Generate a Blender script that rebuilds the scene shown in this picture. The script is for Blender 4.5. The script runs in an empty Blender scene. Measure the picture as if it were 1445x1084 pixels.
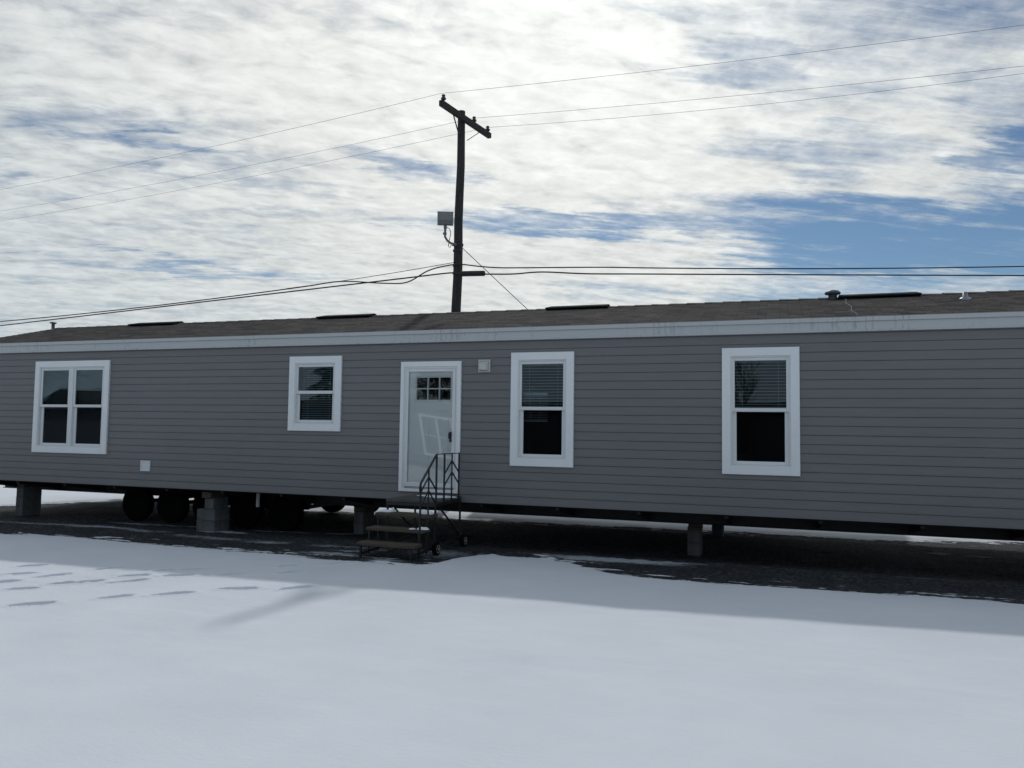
import bpy, math, random
import numpy as np
from mathutils import Vector, Matrix
R = math.radians
S = bpy.context.scene
COL = S.collection
random.seed(4); rng = np.random.default_rng(7)

# ------------------------------------------------------------------ helpers
class MB:
    def __init__(s): s.v=[]; s.f=[]; s.smooth=[]
    def add(s, vs, fs, sm=False):
        o=len(s.v); s.v+= [tuple(p) for p in vs]; s.f+= [tuple(i+o for i in f) for f in fs]; s.smooth+=[sm]*len(fs); return s
    def box(s, x0,x1,y0,y1,z0,z1):
        return s.add([(x0,y0,z0),(x1,y0,z0),(x1,y1,z0),(x0,y1,z0),(x0,y0,z1),(x1,y0,z1),(x1,y1,z1),(x0,y1,z1)],
              [(0,3,2,1),(4,5,6,7),(0,1,5,4),(1,2,6,5),(2,3,7,6),(3,0,4,7)])
    def cbox(s, x0,x1,y0,y1,z0,z1,b=.006):
        # box with chamfered vertical and horizontal edges on the visible (-y) face and sides
        b=min(b,(x1-x0)*.3,(y1-y0)*.3,(z1-z0)*.3)
        vs=[]
        for (yy,i) in ((y0,b),(y0+b,0),(y1-b,0),(y1,b)):
            vs+=[(x0+i,yy,z0+i),(x1-i,yy,z0+i),(x1-i,yy,z1-i),(x0+i,yy,z1-i)]
        fs=[(0,1,2,3),(15,14,13,12)]
        for k in range(3):
            a=4*k
            for j in range(4):
                n=(j+1)%4; fs.append((a+j,a+4+j,a+4+n,a+n))
        return s.add(vs,fs)
    def bar(s, a,b,w,h=None,up=(0,0,1)):
        h=h or w; a=Vector(a); b=Vector(b); d=(b-a).normalized(); u=Vector(up)
        if abs(d.dot(u))>.98: u=Vector((0,1,0))
        r=d.cross(u).normalized()*(w/2); u=r.cross(d).normalized()*(h/2)
        vs=[a-r-u,a+r-u,a+r+u,a-r+u,b-r-u,b+r-u,b+r+u,b-r+u]
        return s.add(vs,[(0,1,2,3),(7,6,5,4),(0,4,5,1),(1,5,6,2),(2,6,7,3),(3,7,4,0)])
    def tube(s, pts, r, n=8, cap=True):
        pts=[Vector(p) for p in pts]; rs=r if isinstance(r,(list,tuple)) else [r]*len(pts)
        vs=[]; fs=[]; ref=None
        for i,p in enumerate(pts):
            d=(pts[min(i+1,len(pts)-1)]-pts[max(i-1,0)]).normalized()
            if ref is None: ref=Vector((0,0,1)) if abs(d.z)<.9 else Vector((1,0,0))
            a=d.cross(ref).normalized(); b=a.cross(d).normalized(); ref=b
            for k in range(n):
                t=2*math.pi*k/n; vs.append(p+a*math.cos(t)*rs[i]+b*math.sin(t)*rs[i])
        for i in range(len(pts)-1):
            for k in range(n):
                m=(k+1)%n; fs.append((i*n+k,i*n+m,(i+1)*n+m,(i+1)*n+k))
        s.add(vs,fs,True)
        if cap: s.add(vs[:n],[tuple(range(n))[::-1]]); s.add(vs[-n:],[tuple(range(n))])
        return s
    def lathe(s, c, prof, axis='z', n=24):
        vs=[];fs=[]
        for (r,h) in prof:
            for k in range(n):
                t=2*math.pi*k/n; a=r*math.cos(t); b=r*math.sin(t)
                p={'z':(a,b,h),'x':(h,a,b),'y':(a,h,b)}[axis]
                vs.append((c[0]+p[0],c[1]+p[1],c[2]+p[2]))
        for i in range(len(prof)-1):
            for k in range(n):
                m=(k+1)%n; fs.append((i*n+k,i*n+m,(i+1)*n+m,(i+1)*n+k))
        s.add(vs,fs,True); 
        if prof[0][0]>1e-4: s.add(vs[:n],[tuple(range(n))[::-1]])
        if prof[-1][0]>1e-4: s.add(vs[-n:],[tuple(range(n))])
        return s

WORLD={}
def place(o, origin, parent):
    o.location = Vector(origin)-(WORLD[parent.name] if parent else Vector((0,0,0)))
    if parent: o.parent=parent
    WORLD[o.name]=Vector(origin)
def tag(o,label=None,cat=None,group=None,kind=None):
    if label: o['label']=label
    if cat: o['category']=cat
    if group: o['group']=group
    if kind: o['kind']=kind
    return o
def empty(name,loc,label=None,cat=None,group=None):
    o=bpy.data.objects.new(name,None); COL.objects.link(o); o.empty_display_size=.2
    place(o,loc,None); return tag(o,label,cat,group)
def build(name, mb, mat, parent=None, origin=None):
    vs=np.array(mb.v,float)
    if origin is None:
        lo=vs.min(0); hi=vs.max(0); origin=((lo[0]+hi[0])/2,(lo[1]+hi[1])/2,lo[2])
    me=bpy.data.meshes.new(name); me.from_pydata((vs-np.array(origin)).tolist(),[],mb.f); me.update()
    me.polygons.foreach_set('use_smooth',mb.smooth); me.materials.append(mat)
    o=bpy.data.objects.new(name,me); COL.objects.link(o); place(o,origin,parent); return o
def copy_tree(o,parent=None,delta=(0,0,0)):
    c=o.copy(); COL.objects.link(c)
    for k in ('label',):
        if k in c and parent is None: pass
    w=WORLD[o.name]+Vector(delta); WORLD[c.name]=w
    if parent is not None: c.parent=parent; c.location=w-WORLD[parent.name]
    else: c.location=w
    for ch in list(o.children): copy_tree(ch,c,delta)
    return c

# ------------------------------------------------------------------ materials
def nmat(name):
    m=bpy.data.materials.new(name); m.use_nodes=True; nt=m.node_tree
    return m, nt, nt.nodes['Principled BSDF'], nt.nodes['Material Output']
def N(nt,t,**k):
    n=nt.nodes.new(t)
    for a,b in k.items():
        if a in n.inputs.keys(): n.inputs[a].default_value=b
        else: setattr(n,a,b)
    return n
def simple(name,col,rough=.6,metal=0,var=.12,scale=6,bump=0,bscale=60,coord='Object',stretch=(1,1,1),spec=.5):
    m,nt,p,_=nmat(name); L=nt.links
    tc=N(nt,'ShaderNodeTexCoord'); mp=N(nt,'ShaderNodeMapping'); mp.inputs['Scale'].default_value=stretch
    L.new(tc.outputs[coord],mp.inputs[0])
    no=N(nt,'ShaderNodeTexNoise',Scale=scale,Detail=6.0,Roughness=.6); L.new(mp.outputs[0],no.inputs['Vector'])
    mr=N(nt,'ShaderNodeMapRange'); mr.inputs['From Min'].default_value=.3; mr.inputs['From Max'].default_value=.7
    mr.inputs['To Min'].default_value=1-var; mr.inputs['To Max'].default_value=1+var
    L.new(no.outputs['Fac'],mr.inputs[0])
    mx=N(nt,'ShaderNodeVectorMath',operation='SCALE'); mx.inputs[0].default_value=col; L.new(mr.outputs[0],mx.inputs['Scale'])
    L.new(mx.outputs[0],p.inputs['Base Color'])
    p.inputs['Roughness'].default_value=rough; p.inputs['Metallic'].default_value=metal
    p.inputs['Specular IOR Level'].default_value=spec
    if bump:
        b=N(nt,'ShaderNodeBump',Strength=bump,Distance=.01); n2=N(nt,'ShaderNodeTexNoise',Scale=bscale,Detail=4.0)
        L.new(mp.outputs[0],n2.inputs['Vector']); L.new(n2.outputs['Fac'],b.inputs['Height']); L.new(b.outputs[0],p.inputs['Normal'])
    return m

M={}
M['trim']=simple('white_trim',(.84,.86,.87),.45,var=.03,scale=3)
M['sash']=simple('white_vinyl',(.74,.76,.77),.35,var=.02,scale=5)
M['door']=simple('white_door_paint',(.86,.88,.88),.4,var=.03,scale=2)
M['blind']=simple('blind_slat',(.72,.75,.75),.5,var=.05)
M['black']=simple('black_steel',(.012,.013,.016),.5,var=.3)
M['frame']=simple('dark_frame_paint',(.018,.018,.02),.6,var=.3)
M['belly']=simple('belly_board',(.012,.012,.014),.9,var=.3)
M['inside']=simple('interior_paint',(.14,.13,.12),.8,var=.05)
M['rubber']=simple('tyre_rubber',(.0045,.0045,.005),.98,var=.3,bump=.3,spec=.1)
M['rim']=simple('rim_steel',(.04,.04,.04),.7,.2,var=.3)
M['block']=simple('concrete_block_face',(.105,.11,.115),.95,var=.3,scale=7,bump=.6,bscale=90)
M['wood']=simple('weathered_board',(.072,.056,.042),.9,var=.4,scale=5,stretch=(1,14,14),bump=.3,bscale=30)
M['deck']=simple('deck_board_paint',(.075,.07,.066),.85,var=.3,scale=6)
M['pole']=simple('weathered_pole_wood',(.042,.040,.039),.95,var=.45,scale=9,stretch=(3,3,.25),bump=.8,bscale=18)
M['arm']=simple('crossarm_wood',(.028,.026,.026),.95,var=.35,scale=9,bump=.4)
M['porcelain']=simple('brown_porcelain',(.035,.024,.02),.25,var=.1)
M['poleiron']=simple('dull_iron',(.05,.052,.055),.7,.3,var=.2)
M['galv']=simple('galvanised_steel',(.30,.31,.32),.4,.7,var=.2,scale=12)
M['lampbody']=simple('grey_lamp_housing',(.17,.18,.18),.5,.2,var=.1)
M['lens']=simple('lamp_lens',(.27,.27,.265),.15,var=.08)
M['wire']=simple('wire_dark',(.02,.02,.022),.6,var=.1)
M['wire_alu']=simple('wire_weathered',(.17,.17,.175),.6,var=.1)
M['vent']=simple('vent_plastic',(.60,.60,.57),.5,var=.08)
M['ventroof']=simple('vent_grey',(.13,.14,.15),.5,.3,var=.2)
M['ridgevent']=simple('ridge_vent_black',(.016,.018,.02),.95,var=.2,spec=.08)
M['bark']=simple('bark',(.07,.06,.05),.95,var=.3)
M['snowclump']=simple('snow_clump',(.82,.84,.87),.8,var=.03,bump=.5,bscale=30)

def siding_mat(name,col):
    m,nt,p,_=nmat(name); L=nt.links
    tc=N(nt,'ShaderNodeTexCoord')
    mp=N(nt,'ShaderNodeMapping'); mp.inputs['Scale'].default_value=(.9,1,7); L.new(tc.outputs['Object'],mp.inputs[0])
    n1=N(nt,'ShaderNodeTexNoise',Scale=2.2,Detail=5.0); L.new(mp.outputs[0],n1.inputs['Vector'])
    n3=N(nt,'ShaderNodeTexNoise',Scale=.35,Detail=3.0); L.new(tc.outputs['Object'],n3.inputs['Vector'])
    ad=N(nt,'ShaderNodeMath',operation='ADD'); L.new(n1.outputs['Fac'],ad.inputs[0]); L.new(n3.outputs['Fac'],ad.inputs[1])
    mr=N(nt,'ShaderNodeMapRange'); mr.inputs['From Min'].default_value=.6; mr.inputs['From Max'].default_value=1.4
    mr.inputs['To Min'].default_value=.9; mr.inputs['To Max'].default_value=1.1; L.new(ad.outputs[0],mr.inputs[0])
    mx=N(nt,'ShaderNodeVectorMath',operation='SCALE'); mx.inputs[0].default_value=col; L.new(mr.outputs[0],mx.inputs['Scale'])
    L.new(mx.outputs[0],p.inputs['Base Color']); p.inputs['Roughness'].default_value=.52; p.inputs['Specular IOR Level'].default_value=.35
    m2=N(nt,'ShaderNodeMapping'); m2.inputs['Scale'].default_value=(1.5,1,60); L.new(tc.outputs['Object'],m2.inputs[0])
    n2=N(nt,'ShaderNodeTexNoise',Scale=2.5,Detail=4.0); L.new(m2.outputs[0],n2.inputs['Vector'])
    b=N(nt,'ShaderNodeBump',Strength=.25,Distance=.002); L.new(n2.outputs['Fac'],b.inputs['Height'])
    n4=N(nt,'ShaderNodeTexNoise',Scale=1.3,Detail=2.0); L.new(tc.outputs['Object'],n4.inputs['Vector'])
    b2=N(nt,'ShaderNodeBump',Strength=.35,Distance=.02); L.new(n4.outputs['Fac'],b2.inputs['Height']); L.new(b.outputs[0],b2.inputs['Normal'])
    L.new(b2.outputs[0],p.inputs['Normal'])
    return m
M['siding']=siding_mat('grey_vinyl_siding',(.186,.185,.188))

def fascia_mat():
    m,nt,p,_=nmat('fascia_aluminium'); L=nt.links
    tc=N(nt,'ShaderNodeTexCoord')
    # dirt streaks: vertical, clustered along the length
    mp=N(nt,'ShaderNodeMapping'); mp.inputs['Scale'].default_value=(16,1,2.2); L.new(tc.outputs['Object'],mp.inputs[0])
    n1=N(nt,'ShaderNodeTexNoise',Scale=1.6,Detail=4.0,Roughness=.7); L.new(mp.outputs[0],n1.inputs['Vector'])
    n2=N(nt,'ShaderNodeTexNoise',Scale=.8,Detail=3.0); L.new(tc.outputs['Object'],n2.inputs['Vector'])
    a=N(nt,'ShaderNodeMapRange'); a.inputs['From Min'].default_value=.52; a.inputs['From Max'].default_value=.62; L.new(n1.outputs['Fac'],a.inputs[0])
    b=N(nt,'ShaderNodeMapRange'); b.inputs['From Min'].default_value=.45; b.inputs['From Max'].default_value=.6; L.new(n2.outputs['Fac'],b.inputs[0])
    mu=N(nt,'ShaderNodeMath',operation='MULTIPLY'); L.new(a.outputs[0],mu.inputs[0]); L.new(b.outputs[0],mu.inputs[1])
    mu2=N(nt,'ShaderNodeMath',operation='MULTIPLY'); L.new(mu.outputs[0],mu2.inputs[0]); mu2.inputs[1].default_value=.45
    mx=N(nt,'ShaderNodeMixRGB'); mx.inputs[1].default_value=(.52,.54,.55,1); mx.inputs[2].default_value=(.17,.18,.19,1)
    L.new(mu2.outputs[0],mx.inputs[0]); L.new(mx.outputs[0],p.inputs['Base Color']); p.inputs['Roughness'].default_value=.4
    return m
M['fascia']=fascia_mat()

def shingle_mat():
    m,nt,p,_=nmat('asphalt_shingles'); L=nt.links
    tc=N(nt,'ShaderNodeTexCoord')
    br=N(nt,'ShaderNodeTexBrick',Scale=1.0); br.offset=.37; br.squash=1
    br.inputs['Brick Width'].default_value=.30; br.inputs['Row Height'].default_value=.14; br.inputs['Mortar Size'].default_value=.006
    br.inputs['Color1'].default_value=(.092,.080,.074,1); br.inputs['Color2'].default_value=(.034,.032,.033,1); br.inputs['Mortar'].default_value=(.012,.012,.013,1)
    L.new(tc.outputs['Object'],br.inputs['Vector'])
    mps=N(nt,'ShaderNodeMapping'); mps.inputs['Scale'].default_value=(1,2.4,1); L.new(tc.outputs['Object'],mps.inputs[0])
    n=N(nt,'ShaderNodeTexNoise',Scale=6.5,Detail=8.0,Roughness=.8); L.new(mps.outputs[0],n.inputs['Vector'])
    mr=N(nt,'ShaderNodeMapRange'); mr.inputs['From Min'].default_value=.25; mr.inputs['From Max'].default_value=.75; mr.inputs['To Min'].default_value=.3; mr.inputs['To Max'].default_value=1.75; L.new(n.outputs['Fac'],mr.inputs[0])
    mx=N(nt,'ShaderNodeVectorMath',operation='SCALE'); L.new(br.outputs['Color'],mx.inputs[0]); L.new(mr.outputs[0],mx.inputs['Scale'])
    L.new(mx.outputs[0],p.inputs['Base Color']); p.inputs['Roughness'].default_value=.95; p.inputs['Specular IOR Level'].default_value=.15
    b=N(nt,'ShaderNodeBump',Strength=.7,Distance=.012); L.new(mx.outputs[0],b.inputs['Height']); L.new(b.outputs[0],p.inputs['Normal'])
    return m
M['shingle']=shingle_mat()

def glass_mat(name,tint,boost=1.7,wav=.12):
    m,nt,p,out=nmat(name); L=nt.links; nt.nodes.remove(p)
    tr=N(nt,'ShaderNodeBsdfTransparent'); tr.inputs[0].default_value=(*tint,1)
    gl=N(nt,'ShaderNodeBsdfGlossy',Roughness=.0); gl.inputs['Color'].default_value=(.95,.98,1,1)
    tc=N(nt,'ShaderNodeTexCoord'); no=N(nt,'ShaderNodeTexNoise',Scale=.9,Detail=1.0); L.new(tc.outputs['Object'],no.inputs['Vector'])
    b=N(nt,'ShaderNodeBump',Strength=wav,Distance=.02); L.new(no.outputs['Fac'],b.inputs['Height']); L.new(b.outputs[0],gl.inputs['Normal'])
    fr=N(nt,'ShaderNodeFresnel',IOR=1.5); mu=N(nt,'ShaderNodeMath',operation='MULTIPLY'); mu.inputs[1].default_value=boost; L.new(fr.outputs[0],mu.inputs[0])
    mx=N(nt,'ShaderNodeMixShader'); L.new(mu.outputs[0],mx.inputs[0]); L.new(tr.outputs[0],mx.inputs[1]); L.new(gl.outputs[0],mx.inputs[2])
    L.new(mx.outputs[0],out.inputs[0]); return m
M['glass']=glass_mat('window_glass',(.74,.82,.84),.95)
M['screen']=glass_mat('window_glass_screened',(.56,.58,.60),.5)
M['stormglass']=glass_mat('storm_door_glass',(.97,.98,.98),1.0,.03)

# ------------------------------------------------------------------ camera
CAMZ=1.92; D=11.1018
yaw,pitch,roll=R(-19.0905),R(3.27679),R(.79763)
cy,sy=math.cos(yaw),math.sin(yaw)
f=Vector((sy*math.cos(pitch),cy*math.cos(pitch),math.sin(pitch))); r=Vector((cy,-sy,0)); u=r.cross(f)
r2=r*math.cos(roll)+u*math.sin(roll); u2=-r*math.sin(roll)+u*math.cos(roll)
cam=bpy.data.cameras.new('camera'); co=bpy.data.objects.new('camera',cam); COL.objects.link(co)
mt=Matrix((( r2.x,u2.x,-f.x,0),(r2.y,u2.y,-f.y,-D),(r2.z,u2.z,-f.z,CAMZ),(0,0,0,1))); co.matrix_world=mt
cam.sensor_width=36; cam.lens=1085/1445*36; cam.clip_end=3000; cam.clip_start=.05
S.camera=co

# ------------------------------------------------------------------ light
sdir=Vector((-.190,.726,.661)).normalized()
sun=bpy.data.lights.new('sun','SUN'); so=bpy.data.objects.new('sun',sun); COL.objects.link(so)
sun.energy=SUN_E if 'SUN_E' in globals() else 2.75; sun.angle=R(1.4); sun.color=(1,.985,.965)
so.rotation_euler=sdir.to_track_quat('Z','Y').to_euler(); so.location=(0,0,30)
S.view_settings.view_transform='Standard'; S.view_settings.look='None'; S.view_settings.gamma=1; S.view_settings.exposure=-.92

# world: physical sky with a layer of thin broken cloud in front of it
W=bpy.data.worlds.new('World'); S.world=W; W.use_nodes=True; nt=W.node_tree; L=nt.links
bg=nt.nodes['Background']; bg.inputs['Strength'].default_value=.1
sky=N(nt,'ShaderNodeTexSky'); sky.sky_type='NISHITA'; sky.sun_disc=False
sky.sun_elevation=math.asin(sdir.z); sky.sun_rotation=math.atan2(sdir.x,sdir.y); sky.air_density=1.0; sky.dust_density=.25; sky.ozone_density=1.3
tc=N(nt,'ShaderNodeTexCoord'); sx=N(nt,'ShaderNodeSeparateXYZ'); L.new(tc.outputs['Generated'],sx.inputs[0])
def Mth(op,a,b=None,c=None,clamp=False):
    n=nt.nodes.new('ShaderNodeMath'); n.operation=op; n.use_clamp=clamp
    for i,x in enumerate((a,b,c)):
        if x is None: continue
        if isinstance(x,(int,float)): n.inputs[i].default_value=x
        else: L.new(x,n.inputs[i])
    return n.outputs[0]
def VM(op,a,b=None,sc=None):
    n=nt.nodes.new('ShaderNodeVectorMath'); n.operation=op
    for i,x in enumerate((a,b)):
        if x is None: continue
        if isinstance(x,(tuple,list)): n.inputs[i].default_value=x
        else: L.new(x,n.inputs[i])
    if sc is not None: n.inputs['Scale'].default_value=sc
    return n
def MR(x,a,b,c=0.,d=1.,smooth=True):
    n=nt.nodes.new('ShaderNodeMapRange'); n.interpolation_type='SMOOTHSTEP' if smooth else 'LINEAR'
    for k,v in zip(('From Min','From Max','To Min','To Max'),(a,b,c,d)): n.inputs[k].default_value=v
    L.new(x,n.inputs[0]); return n.outputs[0]
def noise(vec,scale,detail=6.,rough=.55,dist=0.,lac=2.):
    n=N(nt,'ShaderNodeTexNoise',Scale=scale,Detail=detail,Roughness=rough,Distortion=dist,Lacunarity=lac); L.new(vec,n.inputs['Vector']); return n
X_,Y_,Z_=sx.outputs
az=Mth('ARCTAN2',X_,Y_); el=Mth('ARCSINE',Mth('MINIMUM',Mth('MAXIMUM',Z_,-1.0),1.0))
zz=Mth('ADD',Mth('MAXIMUM',Z_,0.0),.12)
cb=N(nt,'ShaderNodeCombineXYZ'); L.new(Mth('DIVIDE',X_,zz),cb.inputs[0]); L.new(Mth('DIVIDE',Y_,zz),cb.inputs[1])
plane=cb.outputs[0]                                     # position on the cloud layer
ae=N(nt,'ShaderNodeCombineXYZ'); L.new(az,ae.inputs[0]); L.new(el,ae.inputs[1])
# wisps: streaks lying along the wind
def mapped(vec,rot,scale,loc=(0,0,0)):
    n=N(nt,'ShaderNodeMapping'); n.vector_type='TEXTURE'; n.inputs['Rotation'].default_value=(0,0,R(rot)); n.inputs['Scale'].default_value=tuple(1/q for q in scale); n.inputs['Location'].default_value=loc
    L.new(vec,n.inputs[0]); return n.outputs[0]
streak=noise(mapped(plane,26,(.55,2.6,1)),1.5,8,.60,.35).outputs['Fac']
fibre=noise(mapped(plane,23,(.8,7.0,1),(2,0,0)),2.6,7,.66,.5).outputs['Fac']
puff=noise(mapped(plane,25,(1.5,1.9,1),(3,1,0)),2.2,7,.56,.2).outputs['Fac']
ripple=noise(mapped(plane,40,(1.15,2.1,1)),6.5,5,.58,.4).outputs['Fac']
cell=noise(mapped(plane,30,(1.25,1.5,1),(5,2,0)),12,4,.62,.3).outputs['Fac']
warp=noise(mapped(plane,25,(.8,3.2,1)),1.9,8,.66)
wv=VM('SUBTRACT',warp.outputs['Color'],(.5,.5,.5)); wv2=VM('MULTIPLY',wv.outputs[0],(.42,.12,0)); aw=VM('ADD',ae.outputs[0],wv2.outputs[0]).outputs[0]
holes=[(0.122,0.227,0.205,0.038,-8.4,1.05),(0.262,0.300,0.055,0.030,-4.8,.8),(0.229,0.209,0.106,0.042,-6.4,1.0),(-0.02,0.436,0.10,0.030,-6.8,.64),(0.13,0.44,0.20,0.07,-4,.50),
(0.25,0.372,0.087,0.038,-1.7,.62),(0.192,0.466,0.099,0.02,-12.6,.60),(-0.264,0.258,0.160,0.013,-2.4,.72),(-0.86,0.348,0.075,0.020,1.2,.42),(-0.62,0.28,0.10,0.012,-4,.30),
(-0.79,0.329,0.061,0.011,-2.8,.55),(-0.734,0.186,0.095,0.011,2.2,.62),(-0.461,0.326,0.065,0.014,-9.2,.5),(-0.918,0.262,0.039,0.012,5.2,.5),
(-0.769,0.296,0.047,0.007,-1.9,.4),(0.10,0.170,0.20,0.020,-4.7,.62),(-0.208,0.18,0.11,0.011,2.4,.35),(0.07,0.324,0.12,0.022,-11.2,.48),(-0.887,0.174,0.047,0.008,6.9,.35),(-0.073,0.487,0.071,0.022,-5.8,.4)]
tot=None
for (a,e,ra,re,tl,w) in holes:
    n=N(nt,'ShaderNodeMapping'); n.vector_type='TEXTURE'
    n.inputs['Location'].default_value=(a,e,0); n.inputs['Rotation'].default_value=(0,0,R(tl)); n.inputs['Scale'].default_value=(ra*1.25,re*1.25,1)
    L.new(aw,n.inputs[0]); ln=VM('LENGTH',n.outputs[0]).outputs['Value']
    g=MR(ln,.35,1.5,w,0.)
    tot=g if tot is None else Mth('MAXIMUM',tot,g)
# the rest of the sky behind the viewer: thinner, bluer
away=MR(Y_,-.30,.20,.26,0.)
high=MR(Z_,.54,.74,0.,.50)
away=Mth('MAXIMUM',away,high)
tot=Mth('MAXIMUM',tot,away)
tot=Mth('MAXIMUM',tot,MR(az,-.30,-.85,.0,.22))
right=MR(az,-.25,.15,.0,1.)
fine=Mth('ADD',Mth('MULTIPLY',fibre,right),Mth('MULTIPLY',ripple,Mth('SUBTRACT',1.0,right)))
tex=Mth('ADD',Mth('MULTIPLY',streak,.35),Mth('ADD',Mth('MULTIPLY',puff,.27),Mth('ADD',Mth('MULTIPLY',fine,.28),Mth('MULTIPLY',cell,.14))))
cov=Mth('SUBTRACT',Mth('ADD',Mth('MULTIPLY',Mth('SUBTRACT',tex,.5),3.4),1.14),Mth('MULTIPLY',tot,1.30))
cover=MR(cov,-.12,1.10,.0,.985)
# cloud brightness: brighter towards the sun, modulated by its own thickness and ripples
dt=N(nt,'ShaderNodeVectorMath',operation='DOT_PRODUCT'); L.new(tc.outputs['Generated'],dt.inputs[0]); dt.inputs[1].default_value=sdir
ang=Mth('ARCCOSINE',Mth('MINIMUM',dt.outputs['Value'],.99999))
glow=Mth('ADD',Mth('MULTIPLY',Mth('EXPONENT',Mth('MULTIPLY',ang,-4.0)),12.5),Mth('MULTIPLY',Mth('EXPONENT',Mth('MULTIPLY',ang,-.9)),8.5))
glow=Mth('ADD',glow,8.2)
tone=Mth('ADD',Mth('MULTIPLY',ripple,.58),Mth('ADD',Mth('MULTIPLY',cell,.36),Mth('ADD',Mth('MULTIPLY',streak,.36),.345)))
cl=Mth('MULTIPLY',glow,tone)
cc=N(nt,'ShaderNodeCombineXYZ'); warmth=MR(ang,.35,1.5,0.,1.)
L.new(Mth('MULTIPLY',cl,Mth('MULTIPLY_ADD',warmth,-.19,.965)),cc.inputs[0]); L.new(Mth('MULTIPLY',cl,Mth('MULTIPLY_ADD',warmth,-.07,.985)),cc.inputs[1]); L.new(Mth('MULTIPLY',cl,Mth('MULTIPLY_ADD',warmth,.09,.955)),cc.inputs[2])
mixc=N(nt,'ShaderNodeMixRGB'); L.new(cover,mixc.inputs[0]); skt=VM('MULTIPLY',sky.outputs[0],(.74,.93,1.07)); L.new(skt.outputs[0],mixc.inputs[1]); L.new(cc.outputs[0],mixc.inputs[2])
L.new(mixc.outputs[0],bg.inputs['Color'])

# ------------------------------------------------------------------ ground
def sm(a,b,x): t=np.clip((x-a)/(b-a),0,1); return t*t*(3-2*t)
def G(X,Y):
    a=.03+.08*sm(-8.5,-5.5,X); T=.16+.012*np.clip(X+2.5,-9,8)
    return a*sm(1.0,-.4,Y)+(T-a)*sm(-.6,-2.8,Y)
def vnoise(x,y,seed=0):
    xi=np.floor(x).astype(np.int64); yi=np.floor(y).astype(np.int64); fx=x-xi; fy=y-yi
    def h(a,b):
        n=(a*374761393+b*668265263+seed*974711)&0x7fffffff; n=((n^(n>>13))*1274126177)&0x7fffffff; n=n^(n>>16); return (n&0xffff)/65535.
    sx_=fx*fx*(3-2*fx); sy_=fy*fy*(3-2*fy)
    return (h(xi,yi)*(1-sx_)+h(xi+1,yi)*sx_)*(1-sy_)+(h(xi,yi+1)*(1-sx_)+h(xi+1,yi+1)*sx_)*sy_
def fbm(x,y,o=4,seed=0,g=.5):
    s=0;a=1;t=0
    for i in range(o): s=s+a*vnoise(x*2**i,y*2**i,seed+i*17); t+=a; a*=g
    return s/t*2-1
def axis(segs):
    out=[]
    for (a,b,st) in segs: out+=list(np.arange(a,b,st))
    return out
grow=[1.06**k for k in range(1,90)]; g1=np.cumsum([.08*q for q in grow]); g1=g1[g1<420]
xs=np.array(list((-17.2-g1)[::-1])+axis([(-17.2,-8.9,.03),(-8.9,-4.0,.017),(-4.0,4.6,.03)])+[4.6]+list(4.6+g1))
ys=np.array(list((-7.2-g1)[::-1])+axis([(-7.2,-6.0,.05),(-6.0,-3.3,.02),(-3.3,1.6,.025),(1.6,7,.06)])+[7.]+list(7+g1))
XX,YY=np.meshgrid(xs,ys)
fe=np.array([(-60,-1.7),(-14,-1.72),(-12.2,-1.68),(-11.66,-1.49),(-10.94,-1.45),(-10.16,-1.47),(-9.42,-1.49),(-7.94,-1.64),(-6.56,-1.84),(-5.34,-1.99),(-4.52,-1.96),(-4.22,-1.72),(-4.1,-1.0),(-3.88,-.55),(-3.1,-.5),(-2.7,-.75),(-2.35,-1.25),(-1.9,-1.6),(-1.3,-1.72),(-.78,-1.71),(.75,-1.65),(2.42,-1.63),(60,-1.6)])
be=np.array([(-60,1.5),(-16.6,1.5),(-16.2,2.2),(-15.8,3.3),(-14.5,4.1),(-10,3.95),(-6,3.9),(-1,4.3),(1.3,4.3),(2.4,4.4),(4,4.95),(60,6)])
n_edge=fbm(XX*1.1,YY*6,5,3,.62)
sdf=np.interp(XX,fe[:,0],fe[:,1])-YY+n_edge*.22
sdb=YY-np.interp(XX,be[:,0],be[:,1])+n_edge*.3
reg=np.exp(-((XX+3.1)/1.2)**2)*sm(-1.45,-.6,YY)
sdf=sdf+reg*(.75*fbm(XX*2.0,YY*12,4,71,.6)-.20)
sd=np.maximum(sdf,sdb)
# thin wind-blown streaks and little drifts on the gravel
def streak_line(pts,w,amp,seed):
    pts=np.array(pts); y0=np.interp(XX,pts[:,0],pts[:,1],left=99,right=99)+fbm(XX*.9,XX*0+seed,3,seed)*.10
    m=np.exp(-((YY-y0)/w)**2)*amp*(.45+.9*fbm(XX*1.7,YY*5,4,seed+5))
    return m
d1=streak_line([(-22,-.6),(-13.75,-.51),(-11.49,-.23),(-8.83,-.58),(-6.27,-.83),(-5.4,-.95)],.14,.34,2)
d2=streak_line([(-2.9,-.6),(-2.5,-.55),(-.91,-.05),(.88,-.08),(2.85,.01),(8,.1)],.05,.22,5)
d3=streak_line([(-8.9,.62),(-7.77,.86),(-7.0,1.02)],.07,.42,9)
drift=np.zeros_like(XX)
for (x,y,rx,ry,a) in [(-11.6,.45,.42,.07,.5),(-10.94,.56,.4,.06,.5),(-10.37,.62,.3,.06,.45),(-9.2,.2,.35,.1,.7),(-9.5,.05,.2,.05,.5),(-12.6,3.0,.5,.08,.3),(-10.7,2.7,.3,.06,.3),(-2.2,-.42,.75,.16,.75),(-1.6,-.3,.6,.06,.55),(-4.6,-.9,.5,.35,.25),(2.44,2.99,.16,.1,.4),(3.0,2.9,.25,.06,.3),(-5.0,-1.75,.28,.10,.4),(-6.1,-1.5,.5,.09,.35),(-5.9,-1.2,.35,.05,.3)]:
    drift=np.maximum(drift,a*np.exp(-((XX-x)/rx)**2-((YY-y)/ry)**2)*(1+.4*n_edge))
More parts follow.
